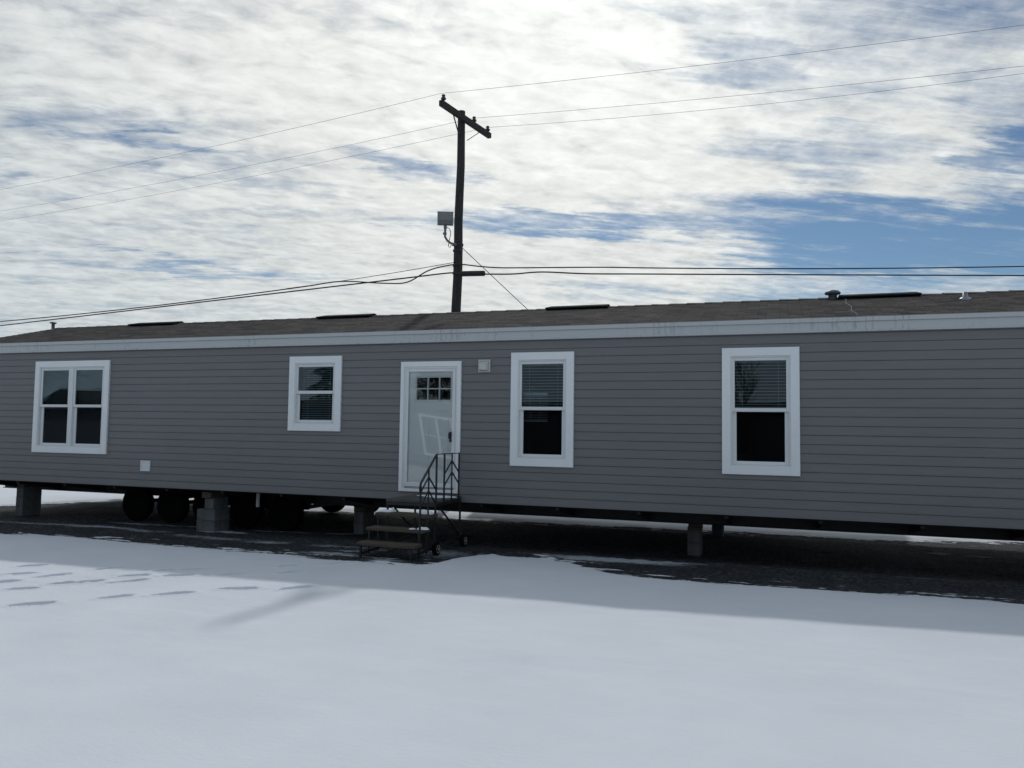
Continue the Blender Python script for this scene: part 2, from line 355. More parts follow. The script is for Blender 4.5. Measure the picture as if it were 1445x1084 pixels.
dust=np.maximum.reduce([d1,d2,d3,drift])-.12+.05*fbm(XX*14,YY*30,3,21)
# scattered snow scraps close to the snow's edge
scrap=(fbm(XX*2.2,YY*13,4,33,.6)-.165)*.55-np.clip(-sd-.02,0,1)*.40
sdm=np.maximum(sd,scrap*.8)
ZZ=G(XX,YY)
snow_t=np.clip(sdm/.10,0,1)
ZZ=ZZ+np.where(sd>0,.035*sm(0,.35,sd),0)+np.where((sd<=0)&(sdm>0),.008*snow_t,0)
ZZ=ZZ+ (sd>0)*(.014*fbm(XX*.7,YY*1.1,4,8)+.0035*fbm(XX*3,YY*7,4,12))
gm=(sdm<0.02)&(np.abs(YY)<8)&(XX>-18)&(XX<6)
ZZ=ZZ+gm*(.012*fbm(XX*9,YY*9,3,40,.7)+.010*fbm(XX*1.5,YY*3,3,41))
# footprints
prints=[((-6.98,-5.57),(-6.72,-5.36)),((-6.5,-5.04),(-6.26,-4.80)),((-6.05,-4.74),(-5.8,-4.49)),((-5.58,-4.28),(-5.33,-4.06)),((-5.03,-4.03),(-4.79,-3.80)),((-7.78,-5.07),(-7.5,-4.82)),((-7.60,-4.68),(-7.34,-4.42)),((-8.55,-4.48),(-8.33,-4.25)),((-8.09,-4.41),(-7.88,-4.16)),((-7.03,-4.38),(-6.78,-4.12)),((-7.22,-4.09),(-6.97,-3.85)),((-7.1,-3.72),(-6.85,-3.45)),((-6.72,-3.91),(-6.5,-3.67)),((-6.79,-3.5),(-6.52,-3.2)),((-7.85,-3.8),(-7.6,-3.58)),((-6.2,-3.63),(-5.98,-3.38)),((-7.45,-4.5),(-7.2,-4.25)),((-8.9,-4.0),(-8.65,-3.8)),((-5.6,-3.3),(-5.4,-3.0)),((-5.9,-2.9),(-5.7,-2.6)),((-5.4,-2.5),(-5.25,-2.2)),((-8.3,-4.9),(-8.05,-4.66))]
for (a,b) in prints:
    a=np.array(a);b=np.array(b); d=b-a; ln=np.hypot(*d); d/=ln; c=(a+b)/2; th=rng.uniform(-.22,.22); d=np.array([d[0]*math.cos(th)-d[1]*math.sin(th),d[0]*math.sin(th)+d[1]*math.cos(th)]); ps=rng.uniform(.85,1.15)
    m=(np.abs(XX-c[0])<.6)&(np.abs(YY-c[1])<.6); x=XX[m]-c[0]; y=YY[m]-c[1]
    t=x*d[0]+y*d[1]; s=-x*d[1]+y*d[0]; w=.060*(1+.25*(t/ln*2))
    q=np.sqrt((t/(.17*ps))**2+(s/w)**2)+.22*fbm(XX[m]*20,YY[m]*20,3,51)
    ZZ[m]+= -.060*(1-sm(.75,1.2,q))+.011*np.exp(-((q-1.35)/.22)**2)
m=(np.hypot((XX+7.35)/.55,(YY+4.35)/.32)<1.5)
ZZ[m]+= .016*fbm(XX[m]*8,YY[m]*8,3,61)*np.exp(-(np.hypot((XX[m]+7.35)/.55,(YY[m]+4.35)/.32))**2)
for (cx,cy_,rx,ry,sd_) in [(-7.2,-3.9,.6,.2,62),(-8.4,-4.6,.35,.15,63)]:
    m=(np.hypot((XX-cx)/rx,(YY-cy_)/ry)<1.6)
    ZZ[m]+= .018*fbm(XX[m]*9,YY[m]*9,3,sd_)*np.exp(-(np.hypot((XX[m]-cx)/rx,(YY[m]-cy_)/ry))**2)
ny,nx=XX.shape
co_=np.stack([XX,YY,ZZ],-1).reshape(-1,3).astype(np.float32)
idx=np.arange(ny*nx).reshape(ny,nx); q=np.stack([idx[:-1,:-1],idx[:-1,1:],idx[1:,1:],idx[1:,:-1]],-1).reshape(-1,4)
me=bpy.data.meshes.new('snowy_ground'); me.vertices.add(len(co_)); me.vertices.foreach_set('co',co_.ravel())
me.loops.add(q.size); me.loops.foreach_set('vertex_index',q.ravel().astype(np.int32))
me.polygons.add(len(q)); me.polygons.foreach_set('loop_start',np.arange(0,q.size,4,dtype=np.int32)); me.polygons.foreach_set('loop_total',np.full(len(q),4,np.int32))
me.polygons.foreach_set('use_smooth',np.ones(len(q),bool)); me.update(calc_edges=True); me.validate()
ad_=me.attributes.new('dust','FLOAT','POINT'); ad_.data.foreach_set('value',np.clip(dust,-2,2).ravel().astype(np.float32))
at=me.attributes.new('snow','FLOAT','POINT'); at.data.foreach_set('value',np.clip(sdm,-2,2).ravel().astype(np.float32))
gm_,gt,gp,go=nmat('snow_and_gravel'); gl=gt.links
a=N(gt,'ShaderNodeAttribute',attribute_name='snow'); tcg=N(gt,'ShaderNodeTexCoord')
mpg=N(gt,'ShaderNodeMapping'); mpg.inputs['Scale'].default_value=(1,2.6,1); gl.new(tcg.outputs['Object'],mpg.inputs[0])
nn=N(gt,'ShaderNodeTexNoise',Scale=9.0,Detail=8.0,Roughness=.72); gl.new(mpg.outputs[0],nn.inputs['Vector'])
def GM(op,a_,b_,c_=None):
    n=gt.nodes.new('ShaderNodeMath'); n.operation=op
    for i,x in enumerate((a_,b_,c_)):
        if x is None: continue
        if isinstance(x,(int,float)): n.inputs[i].default_value=x
        else: gl.new(x,n.inputs[i])
    return n.outputs[0]
v=GM('ADD',a.outputs['Fac'],GM('MULTIPLY',GM('SUBTRACT',nn.outputs['Fac'],.5),.42))
mr=N(gt,'ShaderNodeMapRange'); mr.inputs['From Min'].default_value=-.015; mr.inputs['From Max'].default_value=.05; gl.new(v,mr.inputs[0])
a2=N(gt,'ShaderNodeAttribute',attribute_name='dust'); v2=GM('ADD',a2.outputs['Fac'],GM('MULTIPLY',GM('SUBTRACT',nn.outputs['Fac'],.5),.5))
mr2=N(gt,'ShaderNodeMapRange'); mr2.inputs['From Min'].default_value=-.06; mr2.inputs['From Max'].default_value=.22; mr2.inputs['To Max'].default_value=.55; gl.new(v2,mr2.inputs[0])
mask=GM('MAXIMUM',mr.outputs[0],mr2.outputs[0])
# gravel
vo=N(gt,'ShaderNodeTexVoronoi',Scale=34.0); gl.new(tcg.outputs['Object'],vo.inputs['Vector'])
vb=N(gt,'ShaderNodeSeparateColor'); gl.new(vo.outputs['Color'],vb.inputs[0])
ng=N(gt,'ShaderNodeTexNoise',Scale=1.6,Detail=6.0); gl.new(tcg.outputs['Object'],ng.inputs['Vector'])
cr=N(gt,'ShaderNodeValToRGB'); cr.color_ramp.elements[0].color=(.007,.009,.012,1); cr.color_ramp.elements[1].color=(.13,.137,.15,1)
e_=cr.color_ramp.elements.new(.6); e_.color=(.032,.035,.040,1)
gl.new(GM('ADD',GM('MULTIPLY',vb.outputs[0],.62),GM('MULTIPLY',ng.outputs['Fac'],.35)),cr.inputs[0])
# snow: faint tonal variation
nsn=N(gt,'ShaderNodeTexNoise',Scale=.9,Detail=6.0,Roughness=.6); gl.new(tcg.outputs['Object'],nsn.inputs['Vector'])
crs=N(gt,'ShaderNodeValToRGB'); crs.color_ramp.elements[0].position=.3; crs.color_ramp.elements[1].position=.7
crs.color_ramp.elements[0].color=(.63,.66,.705,1); crs.color_ramp.elements[1].color=(.68,.71,.755,1); gl.new(nsn.outputs['Fac'],crs.inputs[0])
mc=N(gt,'ShaderNodeMixRGB'); gl.new(mask,mc.inputs[0]); gl.new(cr.outputs[0],mc.inputs[1]); gl.new(crs.outputs[0],mc.inputs[2]); gl.new(mc.outputs[0],gp.inputs['Base Color'])
gp.inputs['Roughness'].default_value=.85; gp.inputs['Specular IOR Level'].default_value=.2
b1=N(gt,'ShaderNodeBump',Distance=.02); gl.new(vo.outputs['Distance'],b1.inputs['Height']); gl.new(GM('MULTIPLY',GM('SUBTRACT',1.0,mask),.8),b1.inputs['Strength'])
ns2=N(gt,'ShaderNodeTexNoise',Scale=14.0,Detail=7.0,Roughness=.65); gl.new(mpg.outputs[0],ns2.inputs['Vector'])
b2=N(gt,'ShaderNodeBump',Distance=.012,Strength=.28); gl.new(ns2.outputs['Fac'],b2.inputs['Height']); gl.new(b1.outputs[0],b2.inputs['Normal']); gl.new(b2.outputs[0],gp.inputs['Normal'])
me.materials.append(gm_); gobj=bpy.data.objects.new('snowy_ground',me); COL.objects.link(gobj); tag(gobj,kind='structure')

# ------------------------------------------------------------------ the home
HX0,HX1,HW=-15.75,7.3,4.62
home=empty('manufactured_home',(-4.2,0,.5),'long grey vinyl-sided mobile home with white trim raised on concrete blocks','house')
Z0=CAMZ
def zz_(v): return v+CAMZ
# openings: outer rectangle of trim (x0,x1,z0,z1)
wins=[(-13.64,-11.784,zz_(-.592),zz_(1.163)),(-7.833,-6.821,zz_(-.096),zz_(1.158)),(-3.850,-2.861,zz_(-.572),zz_(1.151)),(-.734,.281,zz_(-.594),zz_(1.155))]
door=(-5.725,-4.676,zz_(-1.029),zz_(1.038))
SB,ST,P=.760,3.30,.1245
def siding(x0,x1,openings,seed):
    mb=MB(); rr=random.Random(seed); k=0; z=SB
    while z<ST-.01:
        z1=min(z+P,ST); cuts=[(x0,x1)]
        for (a,b,c,d) in openings:
            zc=(z+z1)/2
            if c+.09<zc<d-.09: 
                new=[]
                for (p,q_) in cuts:
                    if a+.09>p and b-.09<q_: new+=[(p,a+.09),(b-.09,q_)]
                    else: new.append((p,q_))
                cuts=new
        # panels overlap every 3.66 m, the laps staggered from course to course
        off=rr.uniform(0,3.66)
        for (p,q_) in cuts:
            js=[p]; x=x0+off-3.66
            while x<q_:
                if x>p+.3 and x<q_-.3: js.append(x)
                x+=3.66
            js.append(q_)
            for i in range(len(js)-1):
                l,r_=js[i],js[i+1]; dy=-.0012*(i%2)
                prof=[(.006,z),(-.0075+dy,z+.0015),(-.0085+dy,z+.006),(-.008+dy,z+.030),(-.001+dy,z1-.010),(.000+dy,z1-.004),(.006,z1-.003)]
                n=len(prof); vs=[(l,y,h) for y,h in prof]+[(r_,y,h) for y,h in prof]
                mb.add(vs,[(j,j+n,j+n+1,j+1) for j in range(n-1)]+[tuple(range(n)),tuple(range(2*n-1,n-1,-1))])
        z+=P; k+=1
    return mb
w=build('wall',siding(HX0,HX1,wins+[door],5),M['siding'],home,(HX0,0,SB)); tag(w)
# sheathing behind the siding, with real openings, and the other three walls
def sheet_with_holes(mb,x0,x1,z0,z1,y0,y1,holes_,ins=.125):
    xs_=sorted({x0,x1}|{h[0]+ins for h in holes_}|{h[1]-ins for h in holes_}); zs_=sorted({z0,z1}|{h[2]+ins for h in holes_}|{h[3]-ins for h in holes_})
    for i in range(len(xs_)-1):
        run=None
        for j in range(len(zs_)-1):
            xc=(xs_[i]+xs_[i+1])/2; zc=(zs_[j]+zs_[j+1])/2
            if any(h[0]+ins<xc<h[1]-ins and h[2]+ins<zc<h[3]-ins for h in holes_):
                if run is not None: mb.box(xs_[i],xs_[i+1],y0,y1,run,zs_[j]); run=None
            elif run is None: run=zs_[j]
        if run is not None: mb.box(xs_[i],xs_[i+1],y0,y1,run,zs_[-1])
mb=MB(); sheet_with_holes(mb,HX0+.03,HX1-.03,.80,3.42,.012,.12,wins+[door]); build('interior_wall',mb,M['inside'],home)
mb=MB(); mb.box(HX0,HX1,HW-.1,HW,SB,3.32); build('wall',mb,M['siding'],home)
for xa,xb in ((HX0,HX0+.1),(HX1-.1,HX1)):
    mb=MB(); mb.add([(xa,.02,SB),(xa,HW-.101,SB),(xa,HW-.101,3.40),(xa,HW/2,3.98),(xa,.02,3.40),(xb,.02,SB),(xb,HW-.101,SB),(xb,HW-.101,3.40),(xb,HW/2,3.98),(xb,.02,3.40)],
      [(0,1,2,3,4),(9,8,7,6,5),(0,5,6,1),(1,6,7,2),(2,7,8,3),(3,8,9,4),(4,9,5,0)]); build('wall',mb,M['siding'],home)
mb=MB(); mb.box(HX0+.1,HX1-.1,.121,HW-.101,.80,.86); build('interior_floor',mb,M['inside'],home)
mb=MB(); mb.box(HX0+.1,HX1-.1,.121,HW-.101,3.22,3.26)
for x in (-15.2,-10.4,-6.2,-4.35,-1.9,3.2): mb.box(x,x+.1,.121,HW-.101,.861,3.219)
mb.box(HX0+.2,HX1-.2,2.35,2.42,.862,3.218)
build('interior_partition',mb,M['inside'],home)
# belly, rim joist, chassis
mb=MB(); mb.box(HX0+.02,HX1-.02,.02,HW-.12,.745,.798); build('floor_deck',mb,M['belly'],home)
for yb in (1.10,3.48):
    mb=MB(); mb.box(HX0-.0,HX1,yb-.055,yb+.055,.490,.502); mb.box(HX0,HX1,yb-.055,yb+.055,.733,.744); mb.box(HX0,HX1,yb-.005,yb+.005,.503,.732)
    build('frame_rail',mb,M['frame'],home)
x=HX0+.4
while x<HX1:
    mb=MB()
    for (ya,yb) in ((.08,1.04),(3.54,HW-.18)):
        y_in=1.04 if ya<1 else 3.54; y_out=.08 if ya<1 else HW-.18
        mb.add([(x,y_out,.735),(x,y_out,.70),(x,y_in,.52),(x,y_in,.735),(x+.05,y_out,.735),(x+.05,y_out,.70),(x+.05,y_in,.52),(x+.05,y_in,.735)],
               [(0,1,2,3),(7,6,5,4),(0,4,5,1),(1,5,6,2),(2,6,7,3),(3,7,4,0)])
    mb.box(x+.001,x+.049,1.04,3.54,.64,.7349); x+=1.22
    build('outrigger',mb,M['frame'],home)
mb=MB(); mb.tube([(-8.80,.52,.45),(-8.80,.52,.745)],.033,12); build('drain_pipe',mb,M['vent'],home)
# axles with hubs and tyres
for i,ax in enumerate((-11.83,-10.98,-10.13,-9.28,-8.43)):
    mb=MB(); mb.bar((ax,.95,.37),(ax,3.65,.37),.07); mb.bar((ax-.3,1.1,.40),(ax+.3,1.1,.40),.07,.05); mb.bar((ax-.3,3.48,.40),(ax+.3,3.48,.40),.07,.05)
    for yy in (1.1,3.48): mb.bar((ax+.3,yy,.40),(ax+.3,yy,.50),.05)
    build('axle',mb,M['frame'],home)
    for yy,sgn in ((.84,-1),(3.74,1)):
        prof=[(.19,-.08),(.315,-.085),(.338,-.06),(.342,0),(.338,.06),(.315,.085),(.19,.08)]
        wobj=build('wheel',MB().lathe((ax,yy,.352),prof,'y',36),M['rubber'],home,(ax,yy,.352))
        rm=MB().lathe((ax,yy,.352),[(.001,sgn*.055),(.045,sgn*.06),(.05,sgn*.03),(.13,sgn*.02),(.185,sgn*.07),(.19,sgn*.07),(.19,-sgn*.05),(.001,-sgn*.05)],'y',28)
        build('rim',rm,M['rim'],wobj)

# fascia with drip edge, roof
mb=MB(); mb.box(HX0-.05,HX1+.05,-.045,.0,3.262,3.395); build('fascia',mb,M['fascia'],home,(HX0,0,3.26))
mb=MB(); mb.box(HX0-.125,HX1+.125,-.066,.004,3.397,3.455); mb.box(HX0-.05,HX1+.05,-.052,-.046,3.262,3.285); build('drip_edge',mb,M['fascia'],home,(HX0,0,3.40))
EY,EZ,RY,RZ=-.060,3.452,2.25,4.085
def roofplane(mb,x0,x1,y0,z0,y1,z1,th,n=17):
    # courses of shingles: each row a thin tilted strip lapping the one below
    for k in range(n):
        a=k/n; b=min((k+1.12)/n,1); ya,za=y0+(y1-y0)*a,z0+(z1-z0)*a; yb,zb=y0+(y1-y0)*b,z0+(z1-z0)*b
        t=.008; mb.add([(x0,ya,za-.01),(x1,ya,za-.01),(x0,ya,za+t),(x1,ya,za+t),(x0,yb,zb+.001),(x1,yb,zb+.001)],[(0,1,3,2),(2,3,5,4)])
    mb.add([(x0,y0,z0-th),(x1,y0,z0-th),(x1,y1,z1-th),(x0,y1,z1-th),(x0,y0,z0-.001),(x1,y0,z0-.001),(x1,y1,z1-.001),(x0,y1,z1-.001)],[(0,3,2,1),(4,5,6,7),(0,1,5,4),(1,2,6,5),(2,3,7,6),(3,0,4,7)])
mb=MB(); roofplane(mb,HX0-.12,HX1+.12,EY,EZ,RY,RZ,.012); roofplane(mb,HX0-.12,HX1+.12,HW+.085,EZ,HW-RY+.12,RZ-.004,.02)
roof=build('roof',mb,M['shingle'],home,(HX0,0,3.44))
mb=MB()
x=HX0-.12; 
while x<HX1:
    mb.add([(x,RY-.13,RZ-.018),(x+.31,RY-.13,RZ-.026),(x+.31,RY+.06,RZ+.022),(x,RY+.06,RZ+.032),(x+.31,RY+.25,RZ-.026),(x,RY+.25,RZ-.018)],[(0,1,2,3),(3,2,4,5)]); x+=.30
build('ridge_cap',mb,M['shingle'],roof,(HX0,0,3.44))
for (xa,xb) in ((-13.5,-12.25),(-8.7,-7.5),(-3.93,-2.80),(.92,2.10)):
    mb=MB(); h=.030
    mb.add([(xa,RY-.24,RZ-.03),(xb,RY-.24,RZ-.03),(xb,RY-.24,RZ-.005),(xa,RY-.24,RZ-.005),(xa+.03,RY+.05,RZ+.034+h),(xb-.03,RY+.05,RZ+.034+h),(xa,RY+.34,RZ-.03),(xb,RY+.34,RZ-.03)],
      [(0,1,2,3),(3,2,5,4),(4,5,7,6),(0,3,4,6),(1,7,5,2)]); build('ridge_vent',mb,M['ridgevent'],roof)
mb=MB().lathe((-16.02+.35,2.0,4.0),[(.035,0),(.035,.15),(.07,.165),(.075,.19),(.03,.2)],'z',14); build('vent_pipe',mb,M['galv'],roof)
mb=MB().lathe((.845,2.18,4.03),[(.065,0),(.065,.105),(.115,.11),(.125,.135),(.09,.165),(.03,.18)],'z',24); build('mushroom_vent',mb,M['ventroof'],roof)
mb=MB().lathe((1.55,2.42,4.04),[(.16,0),(.15,.06),(.10,.09),(.03,.1)],'z',20); build('dome_vent',mb,M['ventroof'],roof)
mb=MB().lathe((2.58,1.5,3.86),[(.085,-.005),(.085,.015),(.075,.03),(.035,.055),(.033,.12),(.001,.121)],'z',20); build('pipe_flashing',mb,M['galv'],roof)
rs_=lambda y:3.452+.2775*(y+.06)+.012
tag(build('loose_cord',MB().tube([(1.0+.02*math.sin(k*.9),2.1-k*.128,rs_(2.1-k*.128)) for k in range(17)],.0024,6),M['wire_alu']),'thin pale cord lying down the roof slope beside the mushroom vent','cord')
# ------------------------------------------------------------------ windows
def frame_ring(mb,x0,x1,z0,z1,t,y0,y1,b=.004):
    tt=t if isinstance(t,tuple) else (t,)*4   # left,right,bottom,top
    mb.cbox(x0,x0+tt[0],y0,y1,z0,z1,b); mb.cbox(x1-tt[1],x1,y0,y1,z0,z1,b)
    mb.cbox(x0+tt[0]-.0005,x1-tt[1]+.0005,y0+.0012,y1-.001,z0,z0+tt[2],b); mb.cbox(x0+tt[0]-.0005,x1-tt[1]+.0005,y0+.0012,y1-.001,z1-tt[3],z1,b)
def blind(mb,x0,x1,zt,zb,step=.045,y=.075,tilt=.12,jit=0):
    mb.box(x0,x1,y-.02,y+.02,zt-.035,zt)
    z=zt-.05
    while z>zb:
        dz=random.uniform(-jit,jit); mb.add([(x0,y-.014,z-.014*tilt),(x1,y-.014,z-.014*tilt+dz),(x1,y+.014,z+.014*tilt+dz),(x0,y+.014,z+.014*tilt),(x0,y-.014,z-.014*tilt+.005),(x1,y-.014,z-.014*tilt+.005+dz),(x1,y+.014,z+.014*tilt+.005+dz),(x0,y+.014,z+.014*tilt+.005)],
            [(0,3,2,1),(4,5,6,7),(0,1,5,4),(2,3,7,6)]); z-=step
    mb.box(x0,x1,y-.02,y+.02,zb-.018,zb)
    for xx in (x0+.12,x1-.12):
        mb.box(xx-.0015,xx+.0015,y-.024,y-.022,zb,zt)
def window(outer,panes,rail,label,bl,screen=True):
    x0,x1,z0,z1=outer; t=.116
    mb=MB(); frame_ring(mb,x0,x1,z0,z1,t,-.040,.011); wn=build('window',mb,M['trim'],home,((x0+x1)/2,0,z0)); tag(wn,label)
    mb=MB(); frame_ring(mb,x0+t,x1-t,z0+t,z1-t,.018,-.030,.06,.003)
    if len(panes)>1:
        mb.cbox(panes[0][1]+.045,panes[1][0]-.045,-.029,.06,z0+t+.018,z1-t-.018,.003)
    build('frame',mb,M['sash'],wn)
    for i,(a,b) in enumerate(panes):
        # upper sash (outer track) and lower sash set back
        gt_=z1-.178; gb=z0+.183; mbu=MB(); xa=a-.045; xb=b+.045
        mbu.cbox(xa,a,-.016,.012,rail[0]-.055,z1-t-.018); mbu.cbox(b,xb,-.016,.012,rail[0]-.055,z1-t-.018)
        mbu.cbox(a,b,-.015,.011,gt_,z1-t-.018,.003); mbu.cbox(a,b,-.022,.011,rail[0]-.052,rail[0],.004)
        build('sash',mbu,M['sash'],wn)
        mbl=MB(); mbl.cbox(xa,a+.022,.014,.042,z0+t+.018,rail[0]-.01); mbl.cbox(b-.022,xb,.014,.042,z0+t+.018,rail[0]-.01)
        mbl.cbox(a+.022,b-.022,.015,.041,z0+t+.018,gb,.003); mbl.cbox(a+.022,b-.022,.015,.041,rail[0]-.05,rail[0]-.01,.003)
        build('sash',mbl,M['sash'],wn)
        build('pane',MB().box(a,b,-.004,0,rail[0],gt_),M['glass'],wn)
        build('pane',MB().box(a+.022,b-.022,.026,.030,gb,rail[0]-.05),M['screen'] if screen else M['glass'],wn)
        mbb=MB(); blind(mbb,a-.02+bl.get('dx',0),b+.02,gt_+.03,bl['zb'][i],bl.get('step',.045),.085,bl.get('tilt',.12),.0015); build('blind',mbb,M['blind'],wn)
    return wn
w0=wins[0]; window(w0,[(w0[0]+.182,w0[0]+.182+.655),(w0[1]-.182-.655,w0[1]-.182)],(2.25,),'wide twin window with two side-by-side sashes',{'zb':[2.18,2.20],'tilt':1.2})
w1=wins[1]; window(w1,[(w1[0]+.168,w1[1]-.168)],(2.498,),'small window with blinds drawn all the way down',{'zb':[2.02],'dx':.05,'tilt':.15,'step':.038},False)
w2=wins[2]; window(w2,[(w2[0]+.17,w2[1]-.17)],(2.246,),'tall single window just right of the door',{'zb':[2.24]})
w3=wins[3]; window(w3,[(w3[0]+.17,w3[1]-.17)],(2.24,),'tall single window nearest the right end',{'zb':[2.26],'tilt':.1})
# a strip of blind hanging lower in the left half of the tall window by the door
mb=MB(); blind(mb,w2[0]+.16,w2[0]+.17+.37,2.46,2.04,.036,.13,.15,.001); build('blind',mb,M['blind'],[c for c in home.children if c.get('label')=='tall single window just right of the door'][0])

# ------------------------------------------------------------------ door
x0,x1,z0,z1=door
mb=MB(); frame_ring(mb,x0,x1,z0,z1,(.062,.062,.05,.085),-.038,.011,.006); dr=build('door',mb,M['trim'],home,((x0+x1)/2,0,z0)); tag(dr,'white entry door behind a full glass storm door')
mb=MB(); frame_ring(mb,x0+.062,x1-.062,z0+.05,z1-.085,.028,-.026,.03,.004); build('jamb',mb,M['sash'],dr)
mb=MB(); frame_ring(mb,x0+.092,x1-.092,z0+.082,z1-.115,(.052,.052,.07,.05),-.034,-.008,.006); build('storm_door_frame',mb,M['sash'],dr)
mb=MB(); gx=np.linspace(x0+.144,x1-.144,9); gzs=np.linspace(z0+.152,z1-.165,17)   # glass very slightly twisted in its frame
for yo in (-.022,-.018):
    mb.add([(x_,yo+.010*(x_-(x0+x1)/2)*(z_-1.9),z_) for z_ in gzs for x_ in gx],[((j*9+i,j*9+i+1,(j+1)*9+i+1,(j+1)*9+i) if yo<-.02 else (j*9+i,(j+1)*9+i,(j+1)*9+i+1,j*9+i+1)) for j in range(16) for i in range(8)],True)
build('storm_glass',mb,M['stormglass'],dr)
# inner panel with six lights
ix0,ix1,iz0,iz1=x0+.10,x1-.10,z0+.085,z1-.12
px0,px1,pz0,pz1=x0+.268,x0+.868,z1-.612,z1-.252
mb=MB(); sheet_with_holes(mb,ix0,ix1,iz0,iz1,.008,.048,[(px0,px1,pz0,pz1)],0.0)
mb.cbox(ix0+.12,(ix0+ix1)/2-.03,.002,.009,iz0+.18,pz0-.16,.006); mb.cbox((ix0+ix1)/2+.03,ix1-.12,.002,.009,iz0+.18,pz0-.16,.006)
pan=build('door_panel',mb,M['door'],dr)
mb=MB(); frame_ring(mb,px0-.025,px1+.025,pz0-.025,pz1+.025,.03,-.004,.007,.004)
for k in (1,2):
    xx=px0+(px1-px0)*k/3; mb.cbox(xx-.011,xx+.011,-.002,.03,pz0,pz1,.003)
zc=(pz0+pz1)/2; mb.cbox(px0,px1,-.0015,.0295,zc-.011,zc+.011,.003)
build('muntin',mb,M['sash'],dr); build('pane',MB().box(px0,px1,.031,.035,pz0,pz1),M['screen'],dr)
hx=x0+.893; hz=z1-1.17
mb=MB(); mb.cbox(hx-.016,hx+.016,-.05,-.034,hz-.10,hz+.06,.005); mb.tube([(hx,-.04,hz+.04),(hx,-.085,hz+.045),(hx-.005,-.09,hz+.03),(hx-.008,-.088,hz-.05)],.010,8); mb.lathe((hx,-.05,hz-.075),[(.012,-.02),(.012,.004)],'y',12)
build('handle',mb,M['black'],dr)
mb=MB(); mb.cbox(ix0,ix1,-.03,.03,z0+.05,z0+.082,.004); build('threshold',mb,M['galv'],dr)
# wall vents
mb=MB(); ax0,ax1,az0,az1=-4.388,-4.196,2.778,2.972
frame_ring(mb,ax0,ax1,az0,az1,.018,-.035,.0); mb.box(ax0+.015,ax1-.015,-.012,-.004,az0+.015,az1-.015)
mb.add([(ax0+.02,-.012,az1-.02),(ax1-.02,-.012,az1-.02),(ax1-.05,-.075,az1-.075),(ax0+.03,-.075,az1-.07),(ax0+.03,-.07,az0+.035),(ax1-.05,-.07,az0+.035),(ax0+.02,-.012,az0+.03),(ax1-.02,-.012,az0+.03)],
  [(0,1,2,3),(3,2,5,4),(0,3,4,6),(1,7,5,2)])
build('exhaust_hood',mb,M['vent'],home)
mb=MB(); ax0,ax1,az0,az1=-10.965,-10.750,1.045,1.237
frame_ring(mb,ax0,ax1,az0,az1,.02,-.03,.0); mb.box(ax0+.02,ax1-.02,-.018,-.006,az0+.02,az1-.02)
for k in range(3): mb.bar((ax0+.03,-.02,az0+.05+k*.045),(ax1-.03,-.02,az0+.05+k*.045),.012,.006)
build('wall_vent',mb,M['sash'],home)

# ------------------------------------------------------------------ concrete block piers
def hollow_block(mb,c,L_,axis='y',base=0,rs=0):
    w_,h_=.194,.194; a=L_/2; b=w_/2; x,y=c; j=random.uniform(-.004,.004)
    if axis=='y': mb.cbox(x-b+j,x+b+j,y-a,y+a,base,base+h_,.008)
    else: mb.cbox(x-a+j,x+a+j,y-b,y+b,base,base+h_,.008)
def pier(name_loc,blocks,caps,label,group):
    x,y,z=name_loc; e=empty('block_pier',(x,y,z),label,'pier',group)
    for (dx,dy,dz,L_,axn) in blocks:
        m_=MB(); hollow_block(m_,(x+dx,y+dy),L_,axn,z+dz); build('block',m_,M['block'],e)
    for (hx_,hy,a_,b_) in caps:
        m_=MB(); m_.cbox(x-hx_,x+hx_,y-hy,y+hy,z+a_,z+b_,.006); build('cap_board',m_,M['wood'],e)
    return e
gp_='concrete block piers holding up the home'
g0=lambda x,y: float(G(np.array([x]),np.array([y]))[0])
pier((-1.225,1.27,g0(-1.2,1.27)),[(0,0,0,.39,'y'),(0,0,.196,.39,'y')],[(.10,.20,.392,.44),(.09,.17,.442,.485)],'grey block pier with wooden cap below the rightmost tall window, standing in front',gp_)
pier((-1.05,3.65,0),[(0,0,0,.39,'y'),(0,0,.196,.39,'y')],[(.10,.20,.392,.44),(.09,.17,.442,.485)],'dark block pier half hidden behind the wooden-capped pier at right',gp_)
pier((-7.03,1.20,0),[(0,0,0,.39,'y'),(0,0,.196,.39,'y')],[(.10,.20,.392,.485)],'grey block pier immediately left of the entry steps',gp_)
pier((-9.58,.30,g0(-9.6,.3)),[(0,-.1,0,.39,'x'),(0,.1,0,.39,'x'),(0,-.1,.196,.39,'x'),(0,.1,.196,.39,'x'),(.04,.03,.392,.39,'y')],[(.10,.2,.588,.70)],'stepped pier of stacked blocks, wide below and narrow on top',gp_)
pier((-14.50,.66,g0(-14.6,.6)),[(0,0,0,.42,'y'),(0,0,.196,.42,'y'),(0,0,.392,.42,'y')],[(.10,.2,.588,.70)],'tall three-block pier at the far left end of the home',gp_)
